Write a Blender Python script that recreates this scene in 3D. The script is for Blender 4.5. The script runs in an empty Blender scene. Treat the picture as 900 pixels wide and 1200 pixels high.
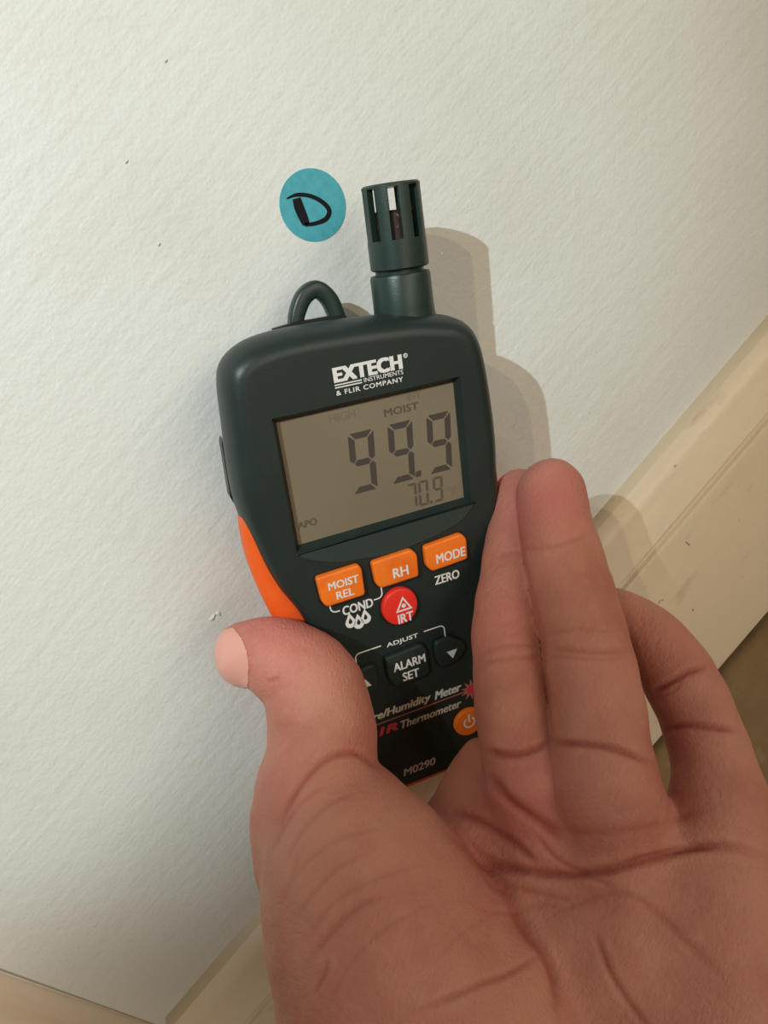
import bpy, bmesh, math
import numpy as np
from mathutils import Vector, Matrix

K = 0.000885            # metres per build unit (a unit is a little under a millimetre)
scn = bpy.context.scene
COL = scn.collection

# ------------------------------------------------------------------ camera
PITCH, ROLL, FPX = math.radians(25.5), math.radians(49.4), 850.0
F = np.array([0, math.cos(PITCH), -math.sin(PITCH)])
_X = np.array([1., 0, 0]); _U0 = np.array([0, math.sin(PITCH), math.cos(PITCH)])
R = math.cos(ROLL)*_X - math.sin(ROLL)*_U0
U = math.sin(ROLL)*_X + math.cos(ROLL)*_U0
cam_d = bpy.data.cameras.new('camera'); cam = bpy.data.objects.new('camera', cam_d); COL.objects.link(cam)
cam_d.sensor_fit = 'HORIZONTAL'; cam_d.sensor_width = 36; cam_d.lens = 36*FPX/900; cam_d.clip_start = 0.01; cam_d.clip_end = 50
cam.matrix_world = Matrix(((R[0], U[0], -F[0], 0), (R[1], U[1], -F[1], 0), (R[2], U[2], -F[2], 0), (0, 0, 0, 1)))
scn.camera = cam
WALL = 235.0            # distance camera - wall, units
FLOOR_Z = -284.0

# ------------------------------------------------------------------ world, lights, exposure
w = bpy.data.worlds.new('world'); scn.world = w; w.use_nodes = True
w.node_tree.nodes['Background'].inputs[0].default_value = (1.0, 0.86, 0.70, 1)
w.node_tree.nodes['Background'].inputs[1].default_value = 0.18
scn.view_settings.view_transform = 'Standard'; scn.view_settings.look = 'None'
scn.view_settings.gamma = 1; scn.view_settings.use_curve_mapping = False
scn.view_settings.exposure = 0.03

def lamp(name, kind, loc, target, energy, color, **kw):
    d = bpy.data.lights.new(name, kind); d.energy = energy; d.color = color
    for k, v in kw.items(): setattr(d, k, v)
    o = bpy.data.objects.new(name, d); COL.objects.link(o)
    o.location = Vector(loc)*K
    o.rotation_euler = (Vector(target)-Vector(loc)).to_track_quat('-Z', 'Y').to_euler()
    return o
# low warm fill light, added to brighten baseboard and casing, and a torch with a cool and a warm emitter side by side
lamp('room_fill', 'AREA', (900, -1500, 60), (100, 200, -150), 11, (1.0, 0.88, 0.73), shape='RECTANGLE', size=1.9, size_y=0.5)
TL = np.array([-113., -199., 411.]); TA = np.array([.136, .890, -.434])
lamp('torch_cool', 'SPOT', TL, TL+TA*400, 8.6, (0.78, 0.92, 1.0), spot_size=math.radians(63), spot_blend=0.36, shadow_soft_size=0.0028)
TW = np.array([-44., -221., 413.])
lamp('torch_warm', 'SPOT', TW, TW+TA*400, 1.9, (1.0, 0.79, 0.40), spot_size=math.radians(66), spot_blend=0.35, shadow_soft_size=0.0028)

# ------------------------------------------------------------------ helpers
def srgb(r, g, b):
    f = lambda c: (c/255)/12.92 if c/255 <= .04045 else ((c/255+.055)/1.055)**2.4
    return (f(r), f(g), f(b), 1)

def mat(name, col, rough=.5, spec=.5, coat=0, bump=None, vary=None, metallic=0):
    """bump = list of (scale, strength, stretch, detail, distance); vary = (scale, colour2, lo, hi)"""
    m = bpy.data.materials.new(name); m.use_nodes = True; nt = m.node_tree; b = nt.nodes['Principled BSDF']
    b.inputs['Base Color'].default_value = col; b.inputs['Roughness'].default_value = rough
    b.inputs['Specular IOR Level'].default_value = spec; b.inputs['Coat Weight'].default_value = coat
    b.inputs['Metallic'].default_value = metallic
    tc = nt.nodes.new('ShaderNodeTexCoord')
    if vary:
        cur = None
        for sc, c2, lo, hi, st in vary:
            mp = nt.nodes.new('ShaderNodeMapping'); mp.inputs['Scale'].default_value = st; nt.links.new(tc.outputs['Object'], mp.inputs[0])
            n = nt.nodes.new('ShaderNodeTexNoise'); n.inputs['Scale'].default_value = sc; n.inputs['Detail'].default_value = 6
            nt.links.new(mp.outputs[0], n.inputs['Vector'])
            mr = nt.nodes.new('ShaderNodeMapRange'); mr.inputs['From Min'].default_value = lo; mr.inputs['From Max'].default_value = hi
            nt.links.new(n.outputs['Fac'], mr.inputs[0])
            mx = nt.nodes.new('ShaderNodeMix'); mx.data_type = 'RGBA'
            if cur is None: mx.inputs['A'].default_value = col
            else: nt.links.new(cur, mx.inputs['A'])
            mx.inputs['B'].default_value = c2; nt.links.new(mr.outputs[0], mx.inputs['Factor']); cur = mx.outputs['Result']
        nt.links.new(cur, b.inputs['Base Color'])
    if bump:
        prev = None
        for sc, s, st, det, dist in bump:
            mp = nt.nodes.new('ShaderNodeMapping'); mp.inputs['Scale'].default_value = st; nt.links.new(tc.outputs['Object'], mp.inputs[0])
            n = nt.nodes.new('ShaderNodeTexNoise'); n.inputs['Scale'].default_value = sc; n.inputs['Detail'].default_value = det
            nt.links.new(mp.outputs[0], n.inputs['Vector'])
            bp_ = nt.nodes.new('ShaderNodeBump'); bp_.inputs['Strength'].default_value = s; bp_.inputs['Distance'].default_value = dist
            nt.links.new(n.outputs['Fac'], bp_.inputs['Height'])
            if prev: nt.links.new(prev, bp_.inputs['Normal'])
            prev = bp_.outputs[0]
        nt.links.new(prev, b.inputs['Normal'])
    return m

def meshobj(name, verts, faces, material, parent=None, smooth=False, angle=None):
    me = bpy.data.meshes.new(name); me.from_pydata([tuple(map(float, v)) for v in verts], [], faces); me.update()
    me.materials.append(material)
    if smooth:
        me.shade_smooth()
        if angle: me.set_sharp_from_angle(angle=math.radians(angle))
    o = bpy.data.objects.new(name, me); COL.objects.link(o)
    if parent: o.parent = parent
    return o

def tag(o, label=None, cat=None, group=None, kind=None):
    if label: o['label'] = label
    if cat: o['category'] = cat
    if group: o['group'] = group
    if kind: o['kind'] = kind
    return o

def ray(px, py): return F + R*(px-450)/FPX + U*(600-py)/FPX
def on_wall(px, py, y=WALL):
    d = ray(px, py); return d*(y/d[1])

def catmull(pts, n, closed=False):
    P = np.array(pts, float); m = len(P); out = []
    rng = range(m if closed else m-1)
    for i in rng:
        if closed: p0, p1, p2, p3 = P[i-1], P[i], P[(i+1) % m], P[(i+2) % m]
        else: p0, p1, p2, p3 = P[max(i-1, 0)], P[i], P[i+1], P[min(i+2, m-1)]
        for k in range(n):
            t = k/n
            out.append(.5*((2*p1)+(-p0+p2)*t+(2*p0-5*p1+4*p2-p3)*t*t+(-p0+3*p1-3*p2+p3)*t**3))
    if not closed: out.append(P[-1])
    return np.array(out)

def resample(P, n):
    Q = np.vstack([P, P[:1]]); d = np.r_[0, np.cumsum(np.linalg.norm(np.diff(Q, axis=0), axis=1))]
    s = np.linspace(0, d[-1], n, endpoint=False)
    return np.stack([np.interp(s, d, Q[:, 0]), np.interp(s, d, Q[:, 1])], 1)

def inward(P):
    t = np.roll(P, -1, 0)-np.roll(P, 1, 0); n = np.stack([-t[:, 1], t[:, 0]], 1); n /= np.linalg.norm(n, axis=1)[:, None]+1e-9
    a = .5*np.sum(P[:, 0]*np.roll(P[:, 1], -1)-np.roll(P[:, 0], -1)*P[:, 1])
    return n if a > 0 else -n          # CCW -> left normal points inward

def ccw(P):
    a = .5*np.sum(P[:, 0]*np.roll(P[:, 1], -1)-np.roll(P[:, 0], -1)*P[:, 1])
    return P if a > 0 else P[::-1]

def rounded(P, r, seg=5):
    """round the corners of a polygon"""
    P = ccw(np.array(P, float)); m = len(P); out = []
    for i in range(m):
        a, b, c = P[i-1], P[i], P[(i+1) % m]
        u = (a-b)/np.linalg.norm(a-b); v = (c-b)/np.linalg.norm(c-b)
        rr = min(r, .45*np.linalg.norm(a-b), .45*np.linalg.norm(c-b))
        p, q = b+u*rr, b+v*rr
        for k in range(seg+1):
            t = k/seg; out.append((1-t)**2*p+2*t*(1-t)*b+t*t*q)
    return np.array(out)

def loft_data(rings, cap0=True, cap1=True):
    n = len(rings[0]); V = np.vstack(rings); Fc = []
    for j in range(len(rings)-1):
        for i in range(n):
            k = (i+1) % n; Fc.append((j*n+i, j*n+k, (j+1)*n+k, (j+1)*n+i))
    if cap0: Fc.append(tuple(range(n-1, -1, -1)))
    if cap1: Fc.append(tuple((len(rings)-1)*n+i for i in range(n)))
    return V, Fc

# ------------------------------------------------------------------ materials
m_wall = mat('wall_paint', srgb(218, 221, 217), .55, .3,
             bump=[(900, .25, (1, 1, 1), 3, .0006), (260, .25, (1, 1, 1), 2, .0010), (130, .22, (.2, 1, 2.6), 3, .0010)],
             vary=[(14, srgb(212, 213, 206), .45, .7, (1, 1, 1))])
m_board = mat('baseboard_paint', srgb(233, 219, 194), .38, .45,
              bump=[(90, .18, (.12, 1, 1), 3, .001), (500, .15, (1, 1, 1), 3, .0006)],
              vary=[(22, srgb(219, 203, 176), .45, .75, (.4, 1, 1)), (120, srgb(188, 168, 136), .62, .85, (.3, 1, 1)), (310, srgb(160, 140, 110), .71, .78, (1, 1, 1))])
m_board_top = mat('board_top_tone', srgb(218, 205, 180), .6, .3, vary=[(40, srgb(196, 182, 156), .4, .7, (.2, 1, 1))])
m_casing = mat('casing_wood', srgb(246, 232, 210), .5, .3, bump=[(60, .3, (1, 1, .12), 4, .001)],
               vary=[(60, srgb(236, 214, 186), .45, .7, (1, 1, .1))])
m_floor = mat('floor_stone', srgb(176, 154, 118), .6, .3, bump=[(140, .3, (1, 1, 1), 5, .001)],
              vary=[(30, srgb(150, 128, 94), .42, .68, (1, 1, 1)), (120, srgb(196, 178, 142), .6, .8, (1, 1, 1))])
m_caulk = mat('caulk', srgb(178, 172, 154), .6)
m_sticker = mat('sticker_paper', srgb(74, 166, 178), .55, .3, vary=[(500, srgb(66, 154, 168), .4, .7, (1, 1, 1))])
m_ink = mat('marker_ink', srgb(16, 14, 20), .65, .2)
m_green = mat('housing_plastic', srgb(29, 42, 40), .42, .45, bump=[(2600, .12, (1, 1, 1), 2, .0003)],
              vary=[(60, srgb(34, 48, 45), .45, .75, (1, 1, 1)), (900, srgb(60, 74, 70), .74, .80, (1, 1, 1))])
m_green2 = mat('collar_plastic', srgb(28, 48, 43), .38, .5, bump=[(2600, .12, (1, 1, 1), 2, .0003)],
               vary=[(80, srgb(34, 56, 50), .45, .75, (1, 1, 1))])
m_panel = mat('lip_plastic', srgb(44, 58, 54), .5, .4)
m_key = mat('dark_key_rubber', srgb(34, 46, 43), .55, .35, bump=[(2000, .2, (1, 1, 1), 2, .0003)])
m_orange = mat('orange_rubber', srgb(238, 98, 30), .48, .4, bump=[(1800, .15, (1, 1, 1), 2, .0003)],
               vary=[(50, srgb(226, 86, 28), .4, .7, (1, 1, 1))])
m_okey = mat('orange_key', srgb(242, 122, 34), .42, .4, bump=[(1800, .15, (1, 1, 1), 2, .0003)],
             vary=[(120, srgb(228, 106, 28), .5, .75, (1, 1, 1))])
m_red = mat('red_key', srgb(232, 52, 40), .4, .4)
m_redprint = mat('red_print', srgb(210, 62, 70), .5)
m_redline = mat('red_line', srgb(190, 110, 104), .5)
m_white = mat('white_print', srgb(226, 226, 224), .5)
m_tan = mat('worn_print', srgb(214, 206, 186), .5)
m_lcd = mat('lcd_glass', srgb(128, 118, 99), .22, .5, vary=[(25, srgb(120, 110, 91), .4, .7, (1, 1, 1))])
m_seg = mat('lcd_segment', srgb(70, 64, 60), .4)
m_seg_mid = mat('lcd_segment_small', srgb(86, 78, 68), .4)
m_seg_faint = mat('lcd_segment_faint', srgb(116, 108, 90), .4)
m_black = mat('dark_recess', srgb(14, 18, 18), .5)
m_chip = mat('sensor_chip', srgb(40, 28, 26), .5, vary=[(900, srgb(120, 100, 90), .6, .7, (1, 1, 1))])

# ------------------------------------------------------------------ setting
def box(name, lo, hi, m, parent=None):
    x0, y0, z0 = [a*K for a in lo]; x1, y1, z1 = [a*K for a in hi]
    V = [(x0,y0,z0),(x1,y0,z0),(x1,y1,z0),(x0,y1,z0),(x0,y0,z1),(x1,y0,z1),(x1,y1,z1),(x0,y1,z1)]
    return meshobj(name, V, [(0,3,2,1),(4,5,6,7),(0,1,5,4),(1,2,6,5),(2,3,7,6),(3,0,4,7)], m, parent)
wall = tag(box('wall_back', (-1200, WALL, -320), (1600, WALL+90, 2400), m_wall), kind='structure')
tag(box('floor', (-1200, -1600, FLOOR_Z-30), (1600, WALL, FLOOR_Z), m_floor), kind='structure')

# baseboard: a moulded profile (y, z) swept along the wall
prof = [(235.5, -184.6), (232.6, -185.0), (230.2, -186.3), (228.4, -188.2), (227.3, -190.2), (226.4, -192.0), (226.2, -194), (225.4, -197), (224.4, -201),
        (223.4, -204.6), (222.8, -206.4), (223.0, -207.4), (224.0, -208.1), (223.8, -209.1), (222.2, -209.8), (221.6, -211.4), (221.6, -245), (221.6, -278), (222.4, -281), (235.5, -281)]
n = len(prof); V = []; Fc = []
xs = np.linspace(-211.5, 1400, 2)
for x in xs:
    for y, z in prof: V.append((x*K, y*K, z*K))
for i in range(n-1): Fc.append((i, i+1, n+i+1, n+i))
Fc.append((n-1, 0, n, 2*n-1)); Fc.append(tuple(range(n-1, -1, -1))); Fc.append(tuple(n+i for i in range(n)))
bb = meshobj('baseboard_back', V, Fc, m_board, smooth=True, angle=28); tag(bb, kind='structure')
bb.data.materials.append(m_board_top)
for i in (0, 1): bb.data.polygons[i].material_index = 1  # top edge faces coloured slightly darker than the rest of the board
# door casing standing left of the baseboard, with its bead of caulk
cas = meshobj('trim_1', [(a*K, b*K, c*K) for a, b, c in
    [(-216.2,235.2,-183.0),(-216.2,212,-183.0),(-219,209.5,-183.0),(-300,209.5,-183.0),(-300,235.2,-183.0),
     (-213.8,235.2,2000),(-213.8,212,2000),(-216.6,209.5,2000),(-300,209.5,2000),(-300,235.2,2000)]],
    [(0,1,6,5),(1,2,7,6),(2,3,8,7),(3,4,9,8),(4,0,5,9),(4,3,2,1,0),(5,6,7,8,9)], m_casing)
tag(cas, kind='structure')
pl = box('plinth_block', (-300, 214, FLOOR_Z), (-219, WALL, -183.0), m_casing, cas)
meshobj('caulk_bead', [(a*K, b*K, c*K) for a, b, c in
    [(-215.5,235.2,-183),(-215.8,234.6,-183),(-216.2,235.2,-183),(-213.6,235.2,-60),(-214.6,234.4,-60),(-215.6,235.2,-60),(-208,235.2,400),(-212,233,400),(-215,235.2,400)]],
    [(0,1,4,3),(1,2,5,4),(3,4,7,6),(4,5,8,7),(2,1,0),(6,7,8)], m_caulk, cas, smooth=True)
# paint blisters and nicks on the wall
def blob(name, px, py, rx, rz, h, m, parent):
    c = on_wall(px, py); V = []; Fc = []; a = 12
    for j, (s, t) in enumerate(((1, 0), (.8, .6), (.45, .93))):
        for i in range(a):
            th = 2*math.pi*i/a; q = 1+.25*math.sin(3*th+j)
            V.append(((c[0]+rx*s*q*math.cos(th))*K, (WALL+.05-h*t)*K, (c[2]+rz*s*q*math.sin(th))*K))
    V.append((c[0]*K, (WALL-h)*K, c[2]*K))
    for j in range(2):
        for i in range(a): k = (i+1) % a; Fc.append((j*a+i, j*a+k, (j+1)*a+k, (j+1)*a+i))
    for i in range(a): Fc.append((2*a+i, 2*a+(i+1) % a, 3*a))
    return meshobj(name, V, Fc, m, parent, smooth=True)
blob('paint_blister', 249, 724, 1.6, .8, .5, m_wall, wall)
blob('paint_blister', 256, 719, .8, 1.2, .4, m_wall, wall)
m_speck = mat('nick', srgb(140, 136, 120), .6)
for px, py in ((195, 72), (149, 190), (187, 287)): blob('wall_nick', px, py, .7, .25, .15, m_speck, wall)
for a, b in (((596, 492), (612, 502)), ((603, 505), (622, 517))): blob('paint_blister', (a[0]+b[0])/2, (a[1]+b[1])/2, 2.6, .5, .35, m_wall, wall)
# marks on the baseboard
for px, py, r1, r2 in ((262, 1178, .35, 1.1), (834, 492, .3, 1.2), (806, 637, .25, 1.6), (812, 715, .5, .4)):
    c = on_wall(px, py, 221.5); V = [((c[0]+r1*math.cos(t))*K, 221.45*K, (c[2]+r2*math.sin(t))*K) for t in np.linspace(0, 2*math.pi, 10, endpoint=False)]
    V += [(v[0], 221.65*K, v[2]) for v in V]
    if py != 1178 and c[2] < -216: meshobj('scuff', V, [tuple(range(9, -1, -1))]+[(i, (i+1) % 10, 10+(i+1) % 10, 10+i) for i in range(10)], m_speck, bb)

# ------------------------------------------------------------------ sticker with a marker letter
sc = on_wall(366.8, 240.8)
N = 96
st_root = bpy.data.objects.new('round_sticker', None); COL.objects.link(st_root); st_root.location = (sc[0]*K, WALL*K, sc[2]*K)
tag(st_root, 'round teal paper sticker with a hand-drawn black D, stuck on the wall above the meter', 'sticker')
V = []
for y, r in ((.05, 10.45), (-.18, 10.45), (-.2, 10.35)):
    V += [(r*math.cos(2*math.pi*i/N)*K, y*K, r*math.sin(2*math.pi*i/N)*K) for i in range(N)]
V2, F2 = loft_data([np.array(V[i*N:(i+1)*N]) for i in range(3)])
meshobj('paper_disc', V2, F2, m_sticker, st_root)
def ribbon(name, pts, widths, m, parent):
    P = catmull([np.r_[on_wall(*p)[[0, 2]]-sc[[0, 2]], wd*.27] for p, wd in zip(pts, widths)], 8)
    t = np.gradient(P[:, :2], axis=0); nn = np.stack([-t[:, 1], t[:, 0]], 1); nn /= np.linalg.norm(nn, axis=1)[:, None]
    A = P[:, :2]+nn*P[:, 2:]/2; B = P[:, :2]-nn*P[:, 2:]/2; k = len(A)
    V = [(x*K, -.26*K, z*K) for x, z in A]+[(x*K, -.26*K, z*K) for x, z in B]+[(x*K, -.19*K, z*K) for x, z in A]+[(x*K, -.19*K, z*K) for x, z in B]
    Fc = []
    for i in range(k-1): Fc += [(i, i+1, k+i+1, k+i), (2*k+i, 2*k+i+1, i+1, i), (k+i, k+i+1, 3*k+i+1, 3*k+i)]
    return meshobj(name, V, Fc, m, parent)
g = lambda a, b: (230+a/2.25, 180+b/2.25)
ribbon('marker_stroke', [g(264, 118), g(272, 145), g(286, 178), g(290, 188)], [9.5, 11.5, 10, 7], m_ink, st_root)
ribbon('marker_stroke', [g(238, 119), g(265, 109), g(300, 112), g(332, 128), g(350, 150), g(342, 172), g(315, 184), g(286, 188)], [1.6, 4, 4.5, 5, 5.5, 5.5, 4.5, 4], m_ink, st_root)

# ------------------------------------------------------------------ moisture meter (local frame: x right, y up along the case, z out of the face)
DS = 0.975
Md = np.array([[0.7908066097494165, 0.6119993980981989, 0.009035635233689002], [0.040395066520191696, -0.037455544870773516, -0.9984815074698493], [-0.6107316469427987, 0.7899707709060353, -0.05434184885206758]])
Cd = np.array([9.991980238304874, 199.0, -83.08351678743712])*DS
S = K*DS
meter = bpy.data.objects.new('moisture_meter', None); COL.objects.link(meter)
meter.matrix_world = Matrix([[*Md[i], Cd[i]*K] for i in range(3)]+[[0, 0, 0, 1]])
tag(meter, 'dark green and orange handheld moisture meter reading 99.9, gripped by the hand', 'meter')

def dobj(name, V, Fc, m, parent=None, smooth=True, angle=35):
    return meshobj(name, np.array(V, float)*S, Fc, m, parent or meter, smooth, angle)

def ring(P, inset, z, nrm=None):
    nrm = inward(P) if nrm is None else nrm
    ins = np.asarray(inset); ins = ins[:, None] if ins.ndim else ins
    Q = P+nrm*ins
    zz = np.broadcast_to(z, (len(P),))
    return np.column_stack([Q, zz])

half_l = [(-17, 42), (-27, 41.3), (-33, 39.6), (-37.8, 36.2), (-40.0, 31), (-41.2, 20), (-42.3, 8), (-42.7, -2), (-41.8, -11), (-39.8, -21), (-36.3, -31.5), (-31.8, -41), (-29.6, -49), (-29.2, -60),
          (-29.2, -80), (-28.6, -100), (-27.6, -111), (-25, -117.5), (-18, -120.3)]
half_r = [(18, -120.6), (25, -118.5), (27.8, -112), (28.9, -100), (30, -80), (30.2, -60), (31.0, -49.5), (34.6, -41), (38.4, -33.5), (41.3, -24), (42.3, -11), (42.6, -2), (42.2, 8), (41.2, 20), (39.8, 28), (37.2, 33.3), (32.6, 36.6), (26, 38.6), (17, 40.2)]
P0 = ccw(resample(catmull([(0, 41.5)]+half_l+[(0, -121)]+half_r, 12, True), 220))
lcd = [(27.6, -19.0), (27.9, 18.2), (-27.5, 18.0), (-27.7, -19.6)]      # glass corners
lcx = np.array([0.1, -.5])
yy = P0[:, 1]
tt = np.clip((yy+52)/42, 0, 1); tt = tt*tt*(3-2*tt)                      # 0 on the handle, 1 on the head
fil = 1.4+4.6*tt; zb = -16-16*tt
rings = []
nr = inward(P0)
back_in = 1.0+6.0*tt
for f_ in (0., .12, .25, .4, .55, .7, .85, 1.):
    a = f_*math.pi/2
    rings.append(ring(P0, fil*(1-math.sin(a)), -fil*1.55*(1-math.cos(a)), nr))
rings = rings[:]
rings.append(ring(P0, 0*fil, -(fil*1.55+2.5*tt), nr))
rings.append(ring(P0, back_in*.25, zb*.62, nr))
rings.append(ring(P0, back_in*.75, zb*.9, nr))
rings.append(ring(P0, back_in, zb*.97, nr)); rings.append(ring(P0, back_in+2, zb, nr))
outer_in = ring(P0, fil+.5, 0., nr)
# LCD opening ring, same vertex count, corners snapped
ang = np.arctan2(outer_in[:, 1]-lcx[1], outer_in[:, 0]-lcx[0])
bez = np.array([(29.2, -20.3), (29.3, 20.2), (-28.9, 19.9), (-29.3, -20.9)])
def rect_hit(a, Q):
    d = np.array([math.cos(a), math.sin(a)])
    best = None
    for i in range(4):
        p, q = Q[i], Q[(i+1) % 4]; e = q-p
        M_ = np.array([[d[0], -e[0]], [d[1], -e[1]]]); 
        if abs(np.linalg.det(M_)) < 1e-9: continue
        t, s_ = np.linalg.solve(M_, p-lcx)
        if t > 0 and -1e-6 <= s_ <= 1+1e-6: best = lcx+d*t if best is None or t < best_t else best; best_t = t
    return best
hole = np.array([rect_hit(a, bez) for a in ang])
snap = {}
for c in bez:
    ca = math.atan2(c[1]-lcx[1], c[0]-lcx[0]); i = int(np.argmin(np.abs((ang-ca+math.pi) % (2*math.pi)-math.pi))); hole[i] = c; snap[i] = 1
sc_in = np.array(lcd)
def scale_to(Q):    # map bezel ring onto the glass rectangle by side
    lo, hi = bez.min(0), bez.max(0); l2, h2 = sc_in.min(0), sc_in.max(0)
    return l2+(Q-lo)/(hi-lo)*(h2-l2)
hz = lambda Q, z: np.column_stack([Q, np.full(len(Q), z)])
inner = [hz(scale_to(hole), -2.6), hz(hole*.985+lcx*.015, -1.0), hz(hole, 0.), outer_in]
allr = inner+rings
V, Fc = loft_data(allr, cap0=False, cap1=True)
housing = dobj('housing', V, Fc, m_green, angle=40); housing['label'] = 'dark green plastic case front and head'

# orange overmould around the handle
gl = [(-30, 0), (-40.2, -3), (-42.2, -9), (-43.0, -18), (-42.6, -26), (-41.2, -35), (-38.8, -46), (-36.2, -60), (-34, -80), (-32.6, -100), (-31.4, -113), (-28.5, -122), (-18, -126.4)]
G0 = ccw(resample(catmull(gl+[(0, -127.2)]+[(-x, y) for x, y in gl[::-1]], 10, True), 180))
ng = inward(G0); gr = []
for f_ in (0., .2, .4, .6, .8, 1.):
    a = f_*math.pi/2; gr.append(ring(G0, 4.5*(1-math.sin(a)), -3.8-4*(1-math.cos(a)), ng))
tg = np.clip((G0[:, 1]+60)/45, 0, 1)
gr += [ring(G0, .3, -14., ng), ring(G0, 2.0+1.0*tg, -17.5-6*tg, ng), ring(G0, 5.0, -19-7*tg, ng)]
V, Fc = loft_data(gr)
grip = dobj('side_grip', V, Fc, m_orange, angle=40); grip['label'] = 'orange rubber overmould along the handle'

# glass
pg = np.array([(28.2, -19.6), (28.4, 18.8), (-28.0, 18.6), (-28.3, -20.2)])
V, Fc = loft_data([hz(pg, -3.4), hz(pg, -2.45), ], True, True)
screen = dobj('lcd_screen', V, Fc, m_lcd, smooth=False)
ZS = -2.42
def poly(name, polys, z, m, parent, th=.06):
    V = []; Fc = []
    for P in polys:
        P = ccw(np.array(P, float)); k = len(P); b = len(V)
        V += [(x, y, z) for x, y in P]+[(x, y, z+th) for x, y in P]
        Fc.append(tuple(b+k+i for i in range(k))); Fc += [(b+i, b+(i+1) % k, b+k+(i+1) % k, b+k+i) for i in range(k)]
    o = dobj(name, V, Fc, m, parent, smooth=False); return o
SEG = {'0': 'abcdef', '7': 'abc', '9': 'abcdfg'}
def digit(ch, x, y, w_, h, t, sl):
    out = []; g_ = .12*t+.05; H2 = h/2
    def sh(P): return [(x+a+sl*b/h, y+b) for a, b in P]
    hs = lambda yc: [(t*.55+g_, yc), (t*1.05+g_, yc+t/2), (w_-t*1.05-g_, yc+t/2), (w_-t*.55-g_, yc), (w_-t*1.05-g_, yc-t/2), (t*1.05+g_, yc-t/2)]
    for s_ in SEG[ch]:
        if s_ == 'a': out.append(sh([(g_*2, h), (w_-g_*2, h), (w_-t-g_, h-t), (t+g_, h-t)]))
        if s_ == 'd': out.append(sh([(t+g_, t), (w_-t-g_, t), (w_-g_*2, 0), (g_*2, 0)]))
        if s_ == 'g': out.append(sh(hs(H2)))
        if s_ == 'f': out.append(sh([(0, h-g_*2), (t, h-t-g_), (t, H2+t*.5+g_), (t*.5, H2+g_), (0, H2+t*.5+g_)]))
        if s_ == 'b': out.append(sh([(w_, h-g_*2), (w_-t, h-t-g_), (w_-t, H2+t*.5+g_), (w_-t*.5, H2+g_), (w_, H2+t*.5+g_)]))
        if s_ == 'e': out.append(sh([(0, g_*2), (t, t+g_), (t, H2-t*.5-g_), (t*.5, H2-g_), (0, H2-t*.5-g_)]))
        if s_ == 'c': out.append(sh([(w_, g_*2), (w_-t, t+g_), (w_-t, H2-t*.5-g_), (w_-t*.5, H2-g_), (w_, H2-t*.5-g_)]))
    return out
for x in (-8.6, 4.0, 16.8): poly('large_digit', digit('9', x, -8.6, 8.0, 18.6, 1.9, 1.2), ZS, m_seg, screen)
poly('decimal_point', [[(12.3, -8.4), (14.1, -8.2), (14.2, -6.4), (12.5, -6.6)]], ZS, m_seg, screen)
for ch, x in (('7', 8.3), ('0', 12.3), ('9', 17.3)): poly('small_digit', digit(ch, x, -18.2, 3.3, 8.3, .75, .5), ZS, m_seg_mid, screen)
poly('decimal_point', [[(16.0, -18.2), (16.8, -18.2), (16.8, -17.3), (16.0, -17.3)]], ZS, m_seg_mid, screen)

def text(name, s, x0, y0, x1, y1, z, m, parent, bold=0., shear=0., spacing=1.):
    """flat lettering fitted to a box; strokes are thickened by shifted copies"""
    cu = bpy.data.curves.new('t', 'FONT'); cu.body = s; cu.shear = shear; cu.space_character = spacing; cu.resolution_u = 3
    o = bpy.data.objects.new('t', cu); COL.objects.link(o)
    dg = bpy.context.evaluated_depsgraph_get(); me = bpy.data.meshes.new_from_object(o.evaluated_get(dg)); bpy.data.objects.remove(o)
    nv_ = len(me.vertices); co = np.zeros(nv_*3, np.float32); me.vertices.foreach_get('co', co); co = co.reshape(-1, 3)[:, :2]
    lo, hi = co.min(0), co.max(0); b = bold*(y1-y0)
    co = np.array([x0+b, y0+b*.5])+(co-lo)/(hi-lo)*np.array([x1-x0-2*b, y1-y0-b])
    F0 = [tuple(p.vertices) for p in me.polygons]; bpy.data.meshes.remove(me)
    V = []; Fc = []
    offs = [(0, 0)] if bold == 0 else [(-1, -.5), (1, -.5), (-1, .5), (1, .5), (0, 0)]
    for q, (a, c) in enumerate(offs):
        base = len(V); V += [(x+a*b, y+c*b, z+.05+.004*q) for x, y in co]; Fc += [tuple(base+i for i in f_) for f_ in F0]
    return dobj(name, V, Fc, m, parent, smooth=False)
text('lcd_word', 'HIGH', -12.2, 14.6, -4.2, 17.0, ZS, m_seg_faint, screen, .01)
text('lcd_word', 'MOIST', 4.7, 12.6, 15.8, 14.9, ZS, m_seg_mid, screen, .02)
text('lcd_word', 'INT', 12.6, 15.9, 17.0, 18.0, ZS, m_seg_faint, screen, .02)
text('lcd_word', 'APO', -27.0, -14.8, -21.0, -12.6, ZS, m_seg_mid, screen, .02)
text('lcd_word', '°F', 22.6, -17.2, 25.4, -14.4, ZS, m_seg_faint, screen, .0)

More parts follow.
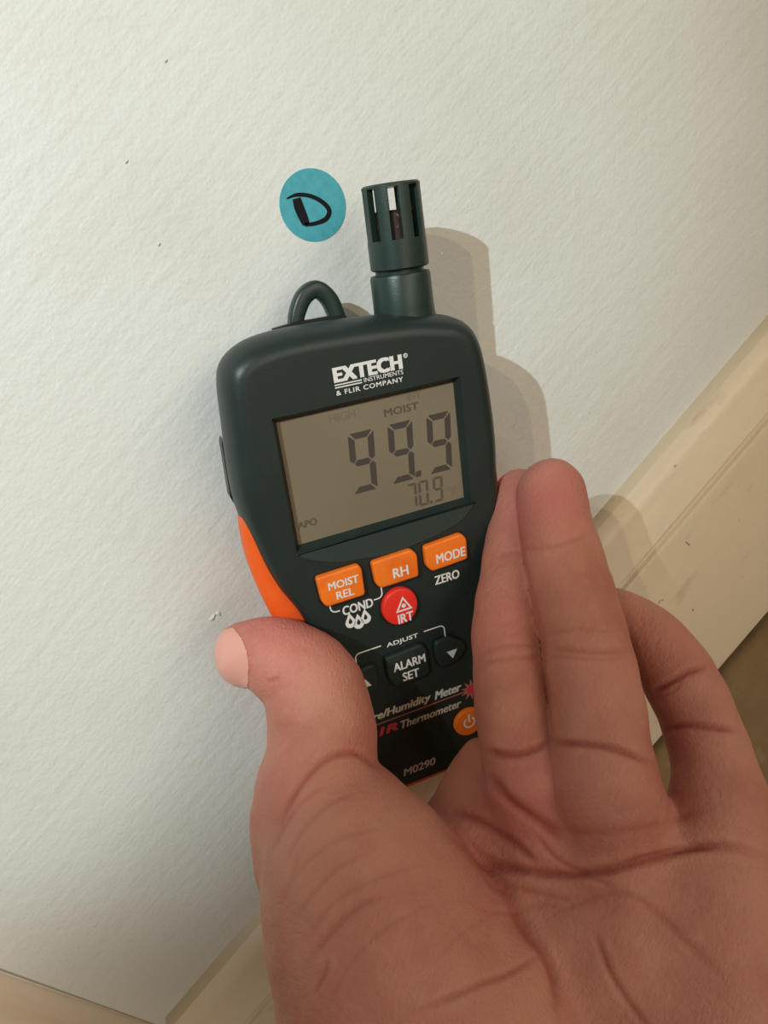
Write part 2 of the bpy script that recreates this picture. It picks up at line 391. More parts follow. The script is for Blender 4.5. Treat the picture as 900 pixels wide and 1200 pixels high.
# logo print
text('logo_print', 'EXTECH', -9.7, 26.0, 11.4, 30.3, .03, m_white, meter, .085, 0, 1.08)
text('logo_print', 'INSTRUMENTS', -.9, 24.5, 11.3, 25.75, .03, m_white, meter, .012)
text('logo_print', '& FLIR COMPANY', -9.6, 22.4, 11.0, 23.8, .03, m_white, meter, .03, 0, 1.15)
poly('logo_print', [[(-9.7, 25.2), (-1.5, 25.2), (-1.5, 25.55), (-9.7, 25.55)], [(-9.7, 24.45), (-1.5, 24.45), (-1.5, 24.8), (-9.7, 24.8)]], .03, m_white, meter)
def annulus(cx, cy, r0, r1, a0=0, a1=360, n=24):
    A = [math.radians(a0+(a1-a0)*i/n) for i in range(n+1)]; out = []
    for i in range(n):
        p, q = A[i], A[i+1]
        out.append([(cx+r0*math.cos(p), cy+r0*math.sin(p)), (cx+r1*math.cos(p), cy+r1*math.sin(p)), (cx+r1*math.cos(q), cy+r1*math.sin(q)), (cx+r0*math.cos(q), cy+r0*math.sin(q))])
    return out
poly('trademark_sign', annulus(12.6, 29.6, .45, .68, n=14), .03, m_white, meter)
text('trademark_sign', 'R', 12.35, 29.3, 12.85, 29.95, .03, m_white, meter, .02)

# moulded lip under the screen
lip = catmull([(-29.3, -21.6), (-27, -23.8), (-21, -26.6), (-14, -28.4), (0, -29.8), (14, -28.6), (24, -26.2), (29, -22.6), (30.6, -20.4)], 6)
lip = np.vstack([lip, [(29.6, -20.9), (0, -21.2), (-29.4, -21.4)][0:3]])
Pl = ccw(lip); V, Fc = loft_data([hz(Pl, -.5), hz(Pl, .15), ring(Pl, .35, .45)], True, True)
dobj('screen_lip', V, Fc, m_panel, angle=30)['label'] = 'slightly lighter crescent lip below the screen'

# keys
def key(name, pts, r, h, m, bev=.8):
    P = rounded(pts, r, 6); nn = inward(P)
    V, Fc = loft_data([ring(P, 0, -.6, nn), ring(P, 0, h-bev, nn), ring(P, bev*.12, h-bev*.5, nn), ring(P, bev*.4, h-bev*.13, nn), ring(P, bev, h, nn)], True, True)
    Pg = rounded(pts, r, 6); ng_ = inward(Pg)
    k = dobj(name, V, Fc, m, angle=50)
    V2, F2 = loft_data([ring(Pg, -.55, -.1, ng_), ring(Pg, -.55, .06, ng_)], True, True)
    o = dobj('key_gap', V2, F2, m_black, k, smooth=False)
    return k
HB = 1.9
k = key('function_button', [(-25.4, -29.9), (-11.6, -29.6), (-10.7, -31.2), (-10.9, -40.4), (-23.6, -40.6), (-24.9, -38.5)], 1.2, HB, m_okey)
text('lettering', 'MOIST', -22.2, -35.2, -12.3, -32.6, HB, m_white, k, .035); text('lettering', 'REL', -20.2, -38.9, -14.4, -36.3, HB, m_white, k, .035)
k = key('function_button', [(-7.4, -30.2), (6.2, -29.7), (7.9, -31.9), (7.6, -39.7), (-5.6, -39.9), (-7.0, -38.0)], 1.2, HB, m_okey)
text('lettering', 'RH', -1.1, -37.7, 4.2, -34.3, HB, m_white, k, .035)
k = key('function_button', [(10.5, -30.2), (23.8, -29.3), (25.5, -31.5), (25.2, -38.9), (12.2, -39.5), (10.5, -37.0)], 1.2, HB, m_okey)
text('lettering', 'MODE', 14.0, -37.2, 24.5, -33.9, HB, m_white, k, .035)
circ = lambda cx, cy, rx, ry, n=40: [(cx+rx*math.cos(2*math.pi*i/n), cy+ry*math.sin(2*math.pi*i/n)) for i in range(n)]
k = key('infrared_button', circ(-.1, -48.3, 6.1, 6.5), .1, HB, m_red)
text('lettering', 'IRT', -1.6, -54.1, 3.8, -50.8, HB, m_white, k, .035)
def tri_ring(A, B, C_, t):
    P = np.array([A, B, C_], float); c = P.mean(0); Q = c+(P-c)*t; return [[P[i], P[(i+1) % 3], Q[(i+1) % 3], Q[i]] for i in range(3)]
poly('laser_symbol', tri_ring((.95, -44.7), (-1.9, -49.9), (3.9, -49.9), .68)+[circ(1.0, -48.1, .75, .75, 14)]+annulus(1, -48.1, .0, .01, n=3)[:1], HB, m_white, k)
k = key('alarm_button', [(-7.9, -65.2), (5.6, -64.4), (7.2, -66.6), (7.2, -75.9), (5.2, -77.3), (-6.0, -77.2), (-7.7, -73.2)], 1.6, 1.7, m_key)
text('lettering', 'ALARM', -5.5, -71.3, 6.1, -68.1, 1.7, m_white, k, .035); text('lettering', 'SET', -2.8, -76.0, 3.3, -72.7, 1.7, m_white, k, .035)
k = key('arrow_button', [(10.2, -65.5), (16.5, -65.4), (21.9, -70.2), (20.6, -74.0), (16.5, -76.2), (11.4, -76.4), (10.0, -72)], 2.0, 1.5, m_key)
poly('arrow_mark', [[(14.1, -70.7), (18.0, -70.7), (16.1, -73.9)]], 1.5, m_white, k)
k = key('arrow_button', [(-11.2, -65.8), (-16.5, -66.0), (-22.2, -70.6), (-20.9, -74.4), (-16.8, -76.6), (-11.7, -76.6), (-10.8, -72)], 2.0, 1.5, m_key)
poly('arrow_mark', [[(-17.3, -73.3), (-13.7, -73.3), (-15.5, -70.2)]], 1.5, m_white, k)
k = key('power_button', circ(19.6, -102.4, 5.7, 5.5), .1, 1.6, m_okey)
poly('power_symbol', annulus(19.6, -102.2, 1.7, 2.3, 125, 415)+[[(19.25, -102.0), (19.95, -102.0), (19.95, -98.9), (19.25, -98.9)]], 1.6, m_white, k)

# print on the face
text('face_print', 'COND', -18.7, -46.1, -8.4, -42.9, .03, m_white, meter, .035)
text('face_print', 'ZERO', 13.4, -45.5, 22.4, -42.3, .03, m_white, meter, .035)
text('face_print', 'ADJUST', -6.1, -62.8, 5.2, -60.7, .03, m_white, meter, .035, 0, 1.05)
def path(pts, t):
    P = np.array(pts, float); tn = np.gradient(P, axis=0); nn = np.stack([-tn[:, 1], tn[:, 0]], 1); nn /= np.linalg.norm(nn, axis=1)[:, None]
    A, B = P+nn*t/2, P-nn*t/2; return [[A[i], A[i+1], B[i+1], B[i]] for i in range(len(P)-1)]
arc = lambda cx, cy, r, a0, a1: [(cx+r*math.cos(math.radians(a)), cy+r*math.sin(math.radians(a))) for a in np.linspace(a0, a1, 6)]
poly('bracket_print', path([(-22.3, -40.7)]+arc(-20.6, -42.2, 1.7, 180, 270)+[(-19.4, -43.9)], .42), .03, m_white, meter)
poly('bracket_print', path([(-8.0, -43.9)]+arc(-6.6, -42.3, 1.6, 270, 360)+[(-5.0, -40.2)], .42), .03, m_white, meter)
poly('bracket_print', path([(-17.2, -66.0)]+arc(-15.5, -62.6, 1.6, 180, 90)+[(-8.0, -61.0)], .42), .03, m_white, meter)
poly('bracket_print', path([(7.4, -61.0)]+arc(13.2, -62.6, 1.6, 90, 0)+[(14.8, -65.6)], .42), .03, m_white, meter)
def drop(cx, cy, w_, h):
    P = [(cx, cy+h*.6)]+[(cx+w_/2*math.cos(a), cy-h*.12+h*.36*math.sin(a)) for a in np.linspace(math.radians(15), math.radians(-195), 16)]
    c = np.array([cx, cy-.4]); P = np.array(P); Q = c+(P-c)*np.array([.36, .42])+np.array([0, .25]); n_ = len(P)
    return [[P[i], P[(i+1) % n_], Q[(i+1) % n_], Q[i]] for i in range(n_)]
for cx, cy in ((-16.7, -48.7), (-14.1, -49.9), (-11.6, -48.9)): poly('droplet_symbol', drop(cx, cy, 3.5, 5.0), .03, m_white, meter)
text('face_print', 'Pinless', -26.2, -85.3, -14.2, -81.0, .03, m_tan, meter, .035, .25)
text('face_print', 'Moisture/Humidity', -27.0, -89.4, 6.9, -85.3, .03, m_tan, meter, .035, .25)
text('face_print', 'Meter', 8.2, -89.0, 18.7, -85.6, .03, m_white, meter, .05, .25)
poly('underline_print', [[(-25, -90.55), (20.5, -90.35), (20.5, -89.95), (-25, -90.15)]], .03, m_redline, meter)
text('face_print', '+', -16.2, -94.4, -14.1, -92.6, .03, m_tan, meter, .03, .2)
text('face_print', 'IR', -13.6, -95.3, -6.5, -92.0, .03, m_redprint, meter, .08, .25, 1.15)
text('face_print', 'Thermometer', -5.4, -95.6, 18.0, -92.4, .03, m_tan, meter, .035, .25)
text('face_print', 'M0290', -7.1, -115.8, 5.5, -112.6, .03, m_tan, meter, .04, .15)
star = []
for i in range(20): a = math.radians(90+18*i); r_ = 4.4 if i % 2 == 0 else 2.0; star.append((22.4+r_*math.cos(a), -90.0+r_*math.sin(a)))
poly('star_print', [star], .02, m_redline, meter)
poly('star_print', [circ(22.4, -90.0, 1.9, 1.9, 20)], .09, m_redprint, meter)

# sensor collar + vented cap
def lathe(prof, cx, cz, n=64):
    rings = [np.array([(cx+r*math.cos(2*math.pi*i/n), y, cz+r*math.sin(2*math.pi*i/n)) for i in range(n)]) for r, y in prof]; return loft_data(rings, True, True)
CX, CZ = 19.7, -14.0
V, Fc = lathe([(9.8, 34), (9.4, 38), (9.1, 41), (9.0, 50.2), (8.7, 51.0), (7.2, 51.2), (7.2, 53)], CX, CZ)
dobj('sensor_collar', V, Fc, m_green2, angle=40)
# cap: slotted wall made of eight posts above a solid skirt, closed on top
CX2 = 19.6; r_o, r_i = 8.7, 6.6; n = 64; y0, y1, y2, y3 = 52.4, 60.6, 74.4, 75.4
V = []; Fc = []
def cyl(r, y): 
    b = len(V); sc_ = 1-.035*(y-52)/23
    for i in range(n): a = 2*math.pi*(i+.5)/n; V.append((CX2+.35+r*sc_*math.cos(a), y, CZ+r*sc_*math.sin(a)))
    return b
def band(a, b, sel=None, flip=False):
    for i in range(n):
        if sel and not sel(i): continue
        k = (i+1) % n; q = (a+i, a+k, b+k, b+i); Fc.append(q[::-1] if flip else q)
slot = lambda i: (i+5) % 8 in (6, 7, 0, 1)
solid = lambda i: not slot(i)
o0, o05, o1, o2, o25, o3 = cyl(r_o-.5, y0), cyl(r_o, y0+.4), cyl(r_o, y1), cyl(r_o, y2), cyl(r_o, y2+.5), cyl(r_o-.6, y3)
i1, i2, i0 = cyl(r_i, y1), cyl(r_i, y2), cyl(r_i, y0)
band(o0, o05); band(o05, o1); band(o1, o2, solid); band(o2, o25); band(o25, o3)
band(i1, i2, solid, True); band(o1, i1, slot); band(i2, o2, slot)
band(i0, i1, None, True); band(o0, i0, None, True)
for i in range(n):      # slot cheeks
    k = (i+1) % n
    if slot(i) != slot(k):
        Fc.append((o1+k, i1+k, i2+k, o2+k))
Fc.append(tuple(o3+i for i in range(n))); Fc.append(tuple(i2+i for i in range(n)))
cap = dobj('sensor_cap', V, Fc, m_green2, angle=40); cap['label'] = 'slotted dark green sensor cap'
V, Fc = lathe([(6.2, 52.6), (6.2, 67.6), (5.6, 68.4)], CX2+.3, CZ, 20); dobj('sensor_element', V, Fc, m_chip, cap)

# hanging loop on the back edge
pth = catmull([(-10.6, 35), (-10.9, 39), (-9.6, 43.5), (-6.6, 47.9), (-2.6, 49.4), (.6, 46.6), (2.2, 42.6), (2.9, 38.5), (3.2, 35)], 8)
nr_ = 16; V = []; Fc = []; t = np.gradient(pth, axis=0); t /= np.linalg.norm(t, axis=1)[:, None]
for j, (p, d) in enumerate(zip(pth, t)):
    s_ = j/(len(pth)-1); wd = 1.95+.45*math.sin(s_*math.pi)+.5*s_
    for i in range(nr_):
        a = 2*math.pi*i/nr_; c_, s2 = math.cos(a), math.sin(a); c_ = math.copysign(abs(c_)**.55, c_); s2 = math.copysign(abs(s2)**.55, s2)
        V.append((p[0]-d[1]*wd*c_, p[1]+d[0]*wd*c_, -28.0+2.6*s2))
for j in range(len(pth)-1):
    for i in range(nr_): k_ = (i+1) % nr_; Fc.append((j*nr_+i, (j+1)*nr_+i, (j+1)*nr_+k_, j*nr_+k_))
dobj('hanging_loop', V, Fc, m_green2, angle=60)
# slot the loop folds into, seam lines of the case, side latch, back foot
Ps = ccw(catmull([(-17, 38.6), (-12, 39.9), (-2, 40.2), (5, 39.2), (-2, 38.6), (-10, 38.4)], 6, True))
def strip(name, pts3, w_, m):
    P = np.array(pts3, float); V = []; Fc = []
    for p in P: V += [p+np.array([0, .22, w_]), p+np.array([0, .22, -w_]), p+np.array([0, -.8, -w_]), p+np.array([0, -.8, w_])]
    for j in range(len(P)-1):
        for a in range(4): b = (a+1) % 4; Fc.append((4*j+a, 4*j+b, 4*j+4+b, 4*j+4+a))
    Fc += [(3, 2, 1, 0), tuple(4*len(P)-4+i for i in range(4))]
    return dobj(name, V, Fc, m, smooth=False)
strip('loop_slot', [(-19, 40.6, -23.5), (-12, 41.2, -24.2), (-2, 41.1, -24.8), (4.5, 40.6, -25)], 1.1, m_black)
V, Fc = loft_data([hz(np.array([(-41.4, 14), (-42.0, 12.5), (-43.0, -4), (-42.0, -7), (-41, -6), (-41, 13)]), z_) for z_ in (-19, -14)], True, True)
dobj('side_latch', V, Fc, m_green, angle=30)
V, Fc = loft_data([ring(ccw(rounded([(-26, -26), (26, -26), (26, 26), (-26, 26)], 6)), i_, z_) for i_, z_ in ((0, -31), (0, -37.6), (1.5, -39))], True, True)
dobj('back_sensor_pad', V, Fc, m_key, angle=40)

# ------------------------------------------------------------------ hand: one continuous surface grown from a distance field
def H(px, py, d, r):      # centre at pixel/depth, radius given in pixels at that depth; camera-aligned build coordinates
    return np.array([(px-450)/FPX*d, (600-py)/FPX*d, d, r*d/FPX])
fing = dict(
 thumb=[H(291,766,217,39), H(310,766,215,43), H(338,777,213,51), H(366,804,211,58), H(376,848,208,63.5), H(378,888,205,65), H(378,930,201,73), H(402,985,196,94), H(428,1045,188,121), H(462,1120,182,145), H(520,1230,178,178), H(580,1360,178,180)],
 middle=[H(611,583,236,34), H(609,625,232,38.5), H(605,680,226,43.5), H(601,735,219,47.5), H(603,790,211,49), H(608,850,202,50), H(622,910,194,50)],
 ring=[H(646,577,224,39.5), H(651,613,219,42.5), H(662,660,212,46), H(677,715,205,49), H(690,770,199,51.5), H(699,825,193,54.5), H(706,880,187,57), H(718,940,182,60)],
 pinky=[H(722,719,221,30), H(743,730,218,33), H(770,757,213,39), H(797,797,207,43), H(820,846,200,44.5), H(836,898,192,48), H(848,955,184,55)],
 index=[H(535,820,280,21), H(540,865,280,22), H(550,905,271,24), H(564,932,244,31), H(582,938,216,42), H(600,965,200,50)],
)
# palm: metacarpal rays, pads, wrist
palm = [
 [H(572,935,206,34), H(570,965,204,44), H(570,1100,190,72), H(560,1260,178,100)],
 [H(622,925,194,46), H(640,1000,191,62), H(640,1100,186,80), H(630,1260,178,100)],
 [H(709,918,187,49), H(722,990,185,66), H(720,1100,181,88), H(700,1260,176,100)],
 [H(842,950,185,48), H(838,1000,183,64), H(825,1100,178,92), H(780,1280,174,120)],
 [H(562,885,212,20), H(555,908,212,28), H(545,938,211,34), H(530,1000,208,50), H(520,1100,200,80)],
 [H(343,918,204,40), H(343,955,203,50), H(348,1010,198,50)],
 [H(840,1090,178,85), H(840,1200,172,110), H(800,1340,172,130)],
 [H(640,1330,178,150), H(690,1500,178,142), H(735,1750,174,150), H(780,2180,170,175)],
]
GS = .85
lo = np.array([-56., -308., 130.]); hi = np.array([110., 22., 292.])
# grid box in camera coordinates
lo[2] = 130.
shp = np.ceil((hi-lo)/GS).astype(int)+1
ax = [lo[i]+GS*np.arange(shp[i]) for i in range(3)]
BIG = 12.0
def cone_d(seg, sl):
    a, b = seg
    X, Y, Z = ax[0][sl[0]][:, None, None], ax[1][sl[1]][None, :, None], ax[2][sl[2]][None, None, :]
    d = b[:3]-a[:3]; L2 = float(d@d)
    t = ((X-a[0])*d[0]+(Y-a[1])*d[1]+(Z-a[2])*d[2])/L2; t = np.clip(t, 0, 1).astype(np.float32)
    q = (X-a[0]-t*d[0])**2+(Y-a[1]-t*d[1])**2+(Z-a[2]-t*d[2])**2
    return np.sqrt(q)-(a[3]+t*(b[3]-a[3]))
def bbox(chain, m):
    l = (chain[:, :3]-chain[:, 3:]-m).min(0); h_ = (chain[:, :3]+chain[:, 3:]+m).max(0)
    i0 = np.clip(np.floor((l-lo)/GS).astype(int), 0, shp); i1 = np.clip(np.ceil((h_-lo)/GS).astype(int)+1, 0, shp)
    return tuple(slice(a, b) for a, b in zip(i0, i1))
def chain_field(pts, sub=4, m=9.):
    C_ = catmull(pts, sub); sl = bbox(C_, m); D_ = np.full([s.stop-s.start for s in sl], BIG, np.float32)
    for a, b in zip(C_[:-1], C_[1:]):
        s2 = bbox(np.array([a, b]), m)
        loc = tuple(slice(x.start-y.start, x.stop-y.start) for x, y in zip(s2, sl))
        D_[loc] = np.minimum(D_[loc], cone_d((a, b), s2))
    return sl, D_
def smin(a, b, k):
    h_ = np.maximum(k-np.abs(a-b), 0)/k; return np.minimum(a, b)-h_*h_*k*.25
PF = np.full(shp, BIG, np.float32)
for c in palm:
    sl, D_ = chain_field(c, 2, 10.); PF[sl] = smin(PF[sl], D_, 7.)
FF = PF.copy()
for nme, c in fing.items():
    sl, D_ = chain_field(c, 4, 9.)
    comb = smin(PF[sl], D_, 4. if nme == 'thumb' else 4.5)
    FF[sl] = np.minimum(FF[sl], comb) if nme not in ('pinky', 'index') else smin(FF[sl], comb, 1.2)
FF = np.maximum(FF, (-300.-ax[1])[None, :, None].astype(np.float32))
FF[0], FF[-1], FF[:, 0], FF[:, -1], FF[:, :, 0], FF[:, :, -1] = (BIG,)*6

def surface_nets(G):
    sgn = G < 0
    c = [sgn[i:G.shape[0]-1+i, j:G.shape[1]-1+j, k:G.shape[2]-1+k] for i in (0, 1) for j in (0, 1) for k in (0, 1)]
    s_ = sum(x.astype(np.int8) for x in c); act = (s_ > 0) & (s_ < 8)
    idx = np.argwhere(act); vid = np.full(act.shape, -1, np.int64); vid[act] = np.arange(len(idx))
    acc = np.zeros((len(idx), 3)); cnt = np.zeros(len(idx))
    cr = [(0,0,0),(1,0,0),(0,1,0),(1,1,0),(0,0,1),(1,0,1),(0,1,1),(1,1,1)]
    for a in range(8):
        for b in range(a+1, 8):
            ca, cb = np.array(cr[a]), np.array(cr[b])
            if np.abs(ca-cb).sum() != 1: continue
            va = G[tuple((idx+ca).T)]; vb = G[tuple((idx+cb).T)]; m = (va < 0) != (vb < 0)
            t = np.where(m, va/(va-vb+1e-12), 0)[:, None]
            acc += np.where(m[:, None], ca+(cb-ca)*t, 0); cnt += m
    Vt = idx+acc/cnt[:, None]
    quads = []
    for axis in range(3):
        A = np.take(sgn, range(G.shape[axis]-1), axis); B = np.take(sgn, range(1, G.shape[axis]), axis)
        e = np.argwhere(A != B); o = [i for i in range(3) if i != axis]
        e = e[(e[:, o[0]] > 0) & (e[:, o[1]] > 0)]
        e = e[(e[:, o[0]] < G.shape[o[0]]-1) & (e[:, o[1]] < G.shape[o[1]]-1)]
        f_ = []
        for da, db in ((1, 1), (0, 1), (0, 0), (1, 0)):
            q = e.copy(); q[:, o[0]] -= da; q[:, o[1]] -= db; f_.append(vid[tuple(q.T)])
        f_ = np.stack(f_, 1); inside = A[tuple(e.T)]
        flip = inside if axis != 1 else ~inside
        f_[~flip] = f_[~flip][:, ::-1]
        quads.append(f_)
    return Vt, np.vstack(quads)
Vt, Q = surface_nets(FF)
Vt = lo+Vt*GS
def laplace(V, Q, it, lam=.5):
    E = np.vstack([Q[:, [0, 1]], Q[:, [1, 2]], Q[:, [2, 3]], Q[:, [3, 0]]]); n_ = len(V)
    deg = np.bincount(E.ravel(), minlength=n_).astype(float)
    for _ in range(it):
        A = np.stack([np.bincount(E[:, 0], V[E[:, 1], k], n_)+np.bincount(E[:, 1], V[E[:, 0], k], n_) for k in range(3)], 1)/deg[:, None]
        V = V+lam*(A-V)
    return V
Vt = laplace(Vt, Q, 3)
def raw_mesh(name, V, Q):
    me = bpy.data.meshes.new(name); me.vertices.add(len(V)); me.vertices.foreach_set('co', V.astype(np.float32).ravel())
    me.loops.add(Q.size); me.loops.foreach_set('vertex_index', Q.astype(np.int32).ravel())
    me.polygons.add(len(Q)); me.polygons.foreach_set('loop_start', np.arange(0, Q.size, 4, dtype=np.int32))
    me.update(calc_edges=True); me.validate(); return me
me = raw_mesh('tmp', Vt, Q)
tmp = bpy.data.objects.new('tmp', me); COL.objects.link(tmp); md = tmp.modifiers.new('s', 'SUBSURF'); md.levels = 1; md.render_levels = 1
dg = bpy.context.evaluated_depsgraph_get(); me2 = bpy.data.meshes.new_from_object(tmp.evaluated_get(dg)); bpy.data.objects.remove(tmp)
nv = len(me2.vertices); co = np.zeros(nv*3, np.float32); me2.vertices.foreach_get('co', co); co = co.reshape(-1, 3).astype(float)
Q2 = np.zeros(len(me2.loops), np.int32); me2.loops.foreach_get('vertex_index', Q2); Q2 = Q2.reshape(-1, 4)
def vnormals(V, Q):
    fn = np.cross(V[Q[:, 2]]-V[Q[:, 0]], V[Q[:, 3]]-V[Q[:, 1]]); N_ = np.zeros_like(V)
    for k in range(4):
        for a in range(3): N_[:, a] += np.bincount(Q[:, k], fn[:, a], len(V))
    return N_/(np.linalg.norm(N_, axis=1)[:, None]+1e-12)
Nn = vnormals(co, Q2)
vol = np.einsum('ij,ij->', co-co.mean(0), Nn)
if vol < 0: Nn = -Nn; Q2 = Q2[:, ::-1]
px = 450+FPX*co[:, 0]/co[:, 2]; py = 600-FPX*co[:, 1]/co[:, 2]
view = co/np.linalg.norm(co, axis=1)[:, None]
front = np.clip(-np.einsum('ij,ij->i', Nn, view)*2.5, 0, 1)
# skin folds: (polyline, half width px, depth units)
folds = [
 # flexion creases
 ([(566,878),(590,884),(620,880),(646,868)], 5, 1.3), ([(646,872),(680,872),(720,878),(768,896)], 5, 1.1),
 ([(562,777),(600,771),(640,769)], 4, .35), ([(563,765),(590,757),(636,757)], 3.5, .3), ([(644,760),(690,764),(738,763)], 4.5, .5), ([(643,768),(690,772),(735,771)], 3.5, .3), ([(636,744),(680,738),(725,740)], 3.5, .25),
 ([(612,643),(650,640),(696,624)], 4, .35), ([(583,652),(600,648),(618,648)], 4, .25),
 ([(763,812),(785,800),(805,788),(832,780)], 5, 1.2), ([(778,856),(800,850),(830,851),(866,856)], 5.5, 1.0), ([(765,820),(785,812),(800,800)], 3, .3),
 # palm lines
 ([(512,968),(540,990),(575,1010),(620,1022),(665,1024),(715,1019),(760,1006),(810,994),(855,993),(905,1008)], 6, 1.7),
 ([(572,905),(590,925),(612,948),(640,968),(660,985)], 7, 1.2), ([(625,975),(650,1005),(690,1026),(720,1040)], 4, .5), ([(640,968),(700,978),(770,966),(850,942)], 6, .35),
 ([(525,950),(560,962),(600,990),(630,1015)], 6, .9), ([(535,990),(580,1030),(620,1045),(685,1058)], 5, .45),
 ([(532,968),(570,1010),(600,1050),(622,1090),(640,1120),(650,1150),(652,1200)], 6, 1.1), ([(480,1186),(530,1168),(570,1150),(605,1135),(635,1115)], 5, .6), ([(515,1120),(545,1090),(590,1060)], 4, .2),
 ([(695,1090),(715,1140),(740,1180),(760,1205)], 5, .7), ([(640,1075),(690,1055),(740,1050),(800,1100),(850,1150)], 6, .4), ([(560,1060),(600,1062),(650,1062)], 4, .25),
 # thumb base
 ([(325,975),(340,940),(365,905),(390,886),(420,884),(445,905)], 5, .8), ([(605,596),(611,632),(618,668),(630,718),(638,765),(642,820),(646,868)], 3.0, .35), ([(318,1000),(335,965),(360,935),(385,920)], 4, .35), ([(335,1010),(355,975),(385,945),(420,930)], 4, .3),
 ([(360,1130),(378,1105),(400,1080),(425,1060),(450,1052)], 6, .5), ([(345,1080),(365,1050),(395,1020),(430,1000)], 4, .3), ([(365,1170),(375,1150),(385,1125)], 4, .5),
 ([(340,1040),(360,1010),(400,985),(450,970)], 4, .22), ([(355,1110),(390,1060),(440,1030),(490,1015)], 4, .22), ([(330,1060),(342,1030),(350,1000)], 4, .25), ([(380,1190),(410,1130),(450,1090),(500,1060)], 4, .25),
 ([(311,800),(322,797),(326,793)], 3, .4), ([(340,760),(360,762),(378,770)], 5, .12), ([(345,790),(356,780)], 4, .2), ([(318,855),(345,850),(375,856)], 5, .15),
]
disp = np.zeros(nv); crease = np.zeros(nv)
for pts, wpx, dep in folds:
    C_ = catmull(pts, 6); mlo, mhi = C_.min(0)-3*wpx, C_.max(0)+3*wpx
    m = np.where((px > mlo[0]) & (px < mhi[0]) & (py > mlo[1]) & (py < mhi[1]) & (front > 0))[0]
    best = np.full(len(m), 1e9); bt = np.zeros(len(m)); P_ = np.stack([px[m], py[m]], 1)
    for j in range(len(C_)-1):
        a, b = C_[j], C_[j+1]; d = b-a; t = np.clip(((P_-a)@d)/(d@d), 0, 1); q = np.linalg.norm(P_-a-t[:, None]*d, axis=1)
        u = q < best; best = np.where(u, q, best); bt = np.where(u, (j+t)/(len(C_)-1), bt)
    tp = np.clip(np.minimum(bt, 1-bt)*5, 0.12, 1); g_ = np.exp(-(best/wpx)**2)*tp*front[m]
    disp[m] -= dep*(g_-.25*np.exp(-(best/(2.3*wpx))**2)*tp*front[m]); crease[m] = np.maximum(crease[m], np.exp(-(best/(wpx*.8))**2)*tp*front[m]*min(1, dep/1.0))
# pads and hollows: (px, py, rx, ry, height)
for cx, cy, rx, ry, h_ in [(600,925,38,24,1.2), (690,918,55,26,1.6), (640,935,60,26,.6), (830,960,45,30,.8), (545,985,26,40,1.0), (610,1000,50,30,-1.2), (590,1080,50,60,-2.2), (640,1060,40,30,-1.0), (800,1100,80,80,1.2),
                           (602,700,26,40,.5), (672,690,30,45,.5), (602,820,28,34,.6), (705,820,34,36,.6), (648,600,24,34,.4), (310,757,24,18,.4), (395,840,36,40,.3), (420,960,60,60,1.0)]:
    disp += h_*np.exp(-(((px-cx)/rx)**2+((py-cy)/ry)**2))*front
# keep away from the far side of hidden pieces
disp = np.where(co[:, 2] > 245, 0, disp)
# low-frequency unevenness of flesh
disp += .22*np.sin(co[:, 0]*.33+1.3*np.sin(co[:, 1]*.21))*np.sin(co[:, 1]*.29+co[:, 2]*.17)
co2 = co+Nn*disp[:, None]
flush = np.zeros(nv)
for cx, cy, r_, a in [(646,590,46,.9), (610,600,40,.8), (600,730,45,.55), (655,660,40,.3), (335,750,55,.65), (300,740,30,.4), (330,930,45,.4), (620,950,70,.6), (800,740,60,.3), (690,800,50,.3), (640,900,40,.3), (820,840,50,.2)]:
    flush = np.maximum(flush, a*np.exp(-((px-cx)**2+(py-cy)**2)/r_**2)*(co[:, 2] < 250))
BM = np.stack([R, U, F], 1)       # camera-aligned -> world
Wd = (co2@BM.T)*K
hand_me = raw_mesh('left_hand', Wd, Q2); hand_me.shade_smooth()
ca = hand_me.attributes.new('tint', 'FLOAT_COLOR', 'POINT')
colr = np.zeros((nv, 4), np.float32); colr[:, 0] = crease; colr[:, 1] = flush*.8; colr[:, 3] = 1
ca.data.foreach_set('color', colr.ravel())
m_skin = mat('skin', srgb(196, 140, 120), .5, .3)
nt = m_skin.node_tree; b = nt.nodes['Principled BSDF']; tc = nt.nodes.new('ShaderNodeTexCoord')
def noise(sc, det=5, st=(1, 1, 1)):
    mp = nt.nodes.new('ShaderNodeMapping'); mp.inputs['Scale'].default_value = st; nt.links.new(tc.outputs['Object'], mp.inputs[0])
    n_ = nt.nodes.new('ShaderNodeTexNoise'); n_.inputs['Scale'].default_value = sc; n_.inputs['Detail'].default_value = det; nt.links.new(mp.outputs[0], n_.inputs['Vector']); return n_
def mixc(fac, A, B):
    mx = nt.nodes.new('ShaderNodeMix'); mx.data_type = 'RGBA'; nt.links.new(fac, mx.inputs['Factor'])
    for s_, v in (('A', A), ('B', B)):
        if isinstance(v, tuple): mx.inputs[s_].default_value = v
        else: nt.links.new(v, mx.inputs[s_])
    return mx.outputs['Result']
def rng(src, lo_, hi_, a=0., c=1.):
    mr = nt.nodes.new('ShaderNodeMapRange'); nt.links.new(src, mr.inputs[0])
    for k_, v in zip(('From Min', 'From Max', 'To Min', 'To Max'), (lo_, hi_, a, c)): mr.inputs[k_].default_value = v
    return mr.outputs[0]
at_ = nt.nodes.new('ShaderNodeAttribute'); at_.attribute_name = 'tint'
sp = nt.nodes.new('ShaderNodeSeparateColor'); nt.links.new(at_.outputs['Color'], sp.inputs[0])
c1 = mixc(rng(noise(45).outputs['Fac'], .38, .66), srgb(198, 138, 118), srgb(182, 116, 100))
c2 = mixc(rng(noise(320, 4).outputs['Fac'], .5, .75, 0, .5), c1, srgb(196, 142, 122))
c3 = mixc(sp.outputs[1], c2, srgb(198, 112, 108))
c4 = mixc(rng(sp.outputs[0], 0, 1, 0, .75), c3, srgb(150, 72, 60))
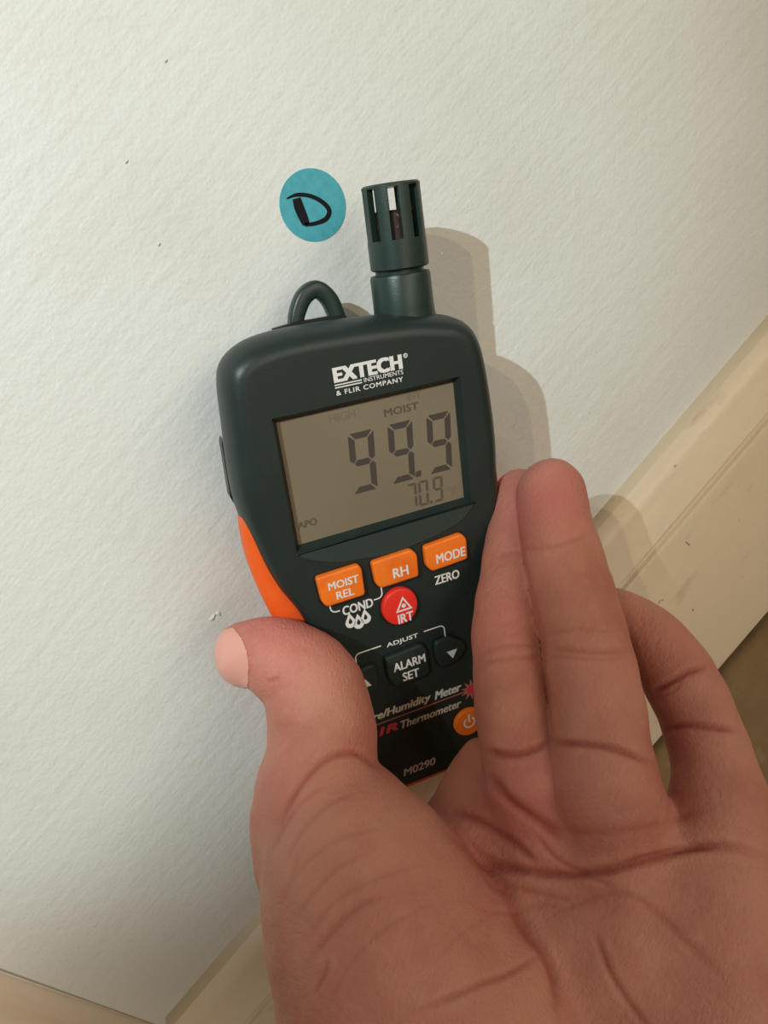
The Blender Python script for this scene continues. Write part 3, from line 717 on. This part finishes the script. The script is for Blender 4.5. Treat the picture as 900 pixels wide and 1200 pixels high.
nt.links.new(c4, b.inputs['Base Color'])
b.inputs['Subsurface Weight'].default_value = .12; b.inputs['Subsurface Radius'].default_value = (1, .35, .2); b.inputs['Subsurface Scale'].default_value = .002
prev = None
for sc_, st_, dist in ((2400, (1, 1, 1), .00025), (900, (1, 1, 1), .0003), (500, (1, 1, 4), .0004)):
    bu = nt.nodes.new('ShaderNodeBump'); bu.inputs['Strength'].default_value = .6; bu.inputs['Distance'].default_value = dist
    nt.links.new(noise(sc_, 3, st_).outputs['Fac'], bu.inputs['Height'])
    if prev: nt.links.new(prev, bu.inputs['Normal'])
    prev = bu.outputs[0]
nt.links.new(prev, b.inputs['Normal'])
hand_me.materials.append(m_skin)
hand = bpy.data.objects.new('left_hand', hand_me); COL.objects.link(hand)
tag(hand, 'bare left hand of a person, palm to the viewer, thumb and fingers gripping the meter', 'hand')

# thumbnail: a thin plate following the thumb tip
from mathutils.geometry import intersect_point_line
nailpoly = np.array([(244,752), (262,738), (275,735), (286,748), (292,765), (293,785), (292,806), (270,806), (244,790)], float)
def inpoly(x, y, P):
    r = np.zeros(len(x), bool); n_ = len(P)
    for i in range(n_):
        (x1, y1), (x2, y2) = P[i], P[(i+1) % n_]
        c_ = ((y1 > y) != (y2 > y)) & (x < (x2-x1)*(y-y1)/(y2-y1+1e-12)+x1); r ^= c_
    return r
npx = 450+FPX*co2[:, 0]/co2[:, 2]; npy = 600-FPX*co2[:, 1]/co2[:, 2]
insv = inpoly(npx, npy, nailpoly) & (co[:, 2] < 235) & (-np.einsum('ij,ij->i', Nn, view) > -.35)
fs = Q2[insv[Q2].all(1)]
used, inv = np.unique(fs, return_inverse=True); fs2 = inv.reshape(-1, 4)
base = co2[used]; nn_ = vnormals(base, fs2)
if np.einsum('ij,ij->', nn_, Nn[used]) < 0: nn_ = -nn_
base = laplace(base, fs2, 6, .4)
top = (base+nn_*.3)@BM.T*K; bot = (base-nn_*.3)@BM.T*K; nb = len(base)
E = {}
for f_ in fs2:
    for a in range(4):
        e = (int(f_[a]), int(f_[(a+1) % 4])); E[e] = 1
Fn = [tuple(map(int, f_)) for f_ in fs2]+[tuple(int(i)+nb for i in f_[::-1]) for f_ in fs2]+[(a, a+nb, c_+nb, c_) for (a, c_) in E if (c_, a) not in E]
m_nail = mat('nail', srgb(216, 156, 142), .32, .45)
nail = meshobj('thumbnail', np.vstack([top, bot]), Fn, m_nail, hand, smooth=True, angle=50)
nail['label'] = 'short pale pink thumbnail'
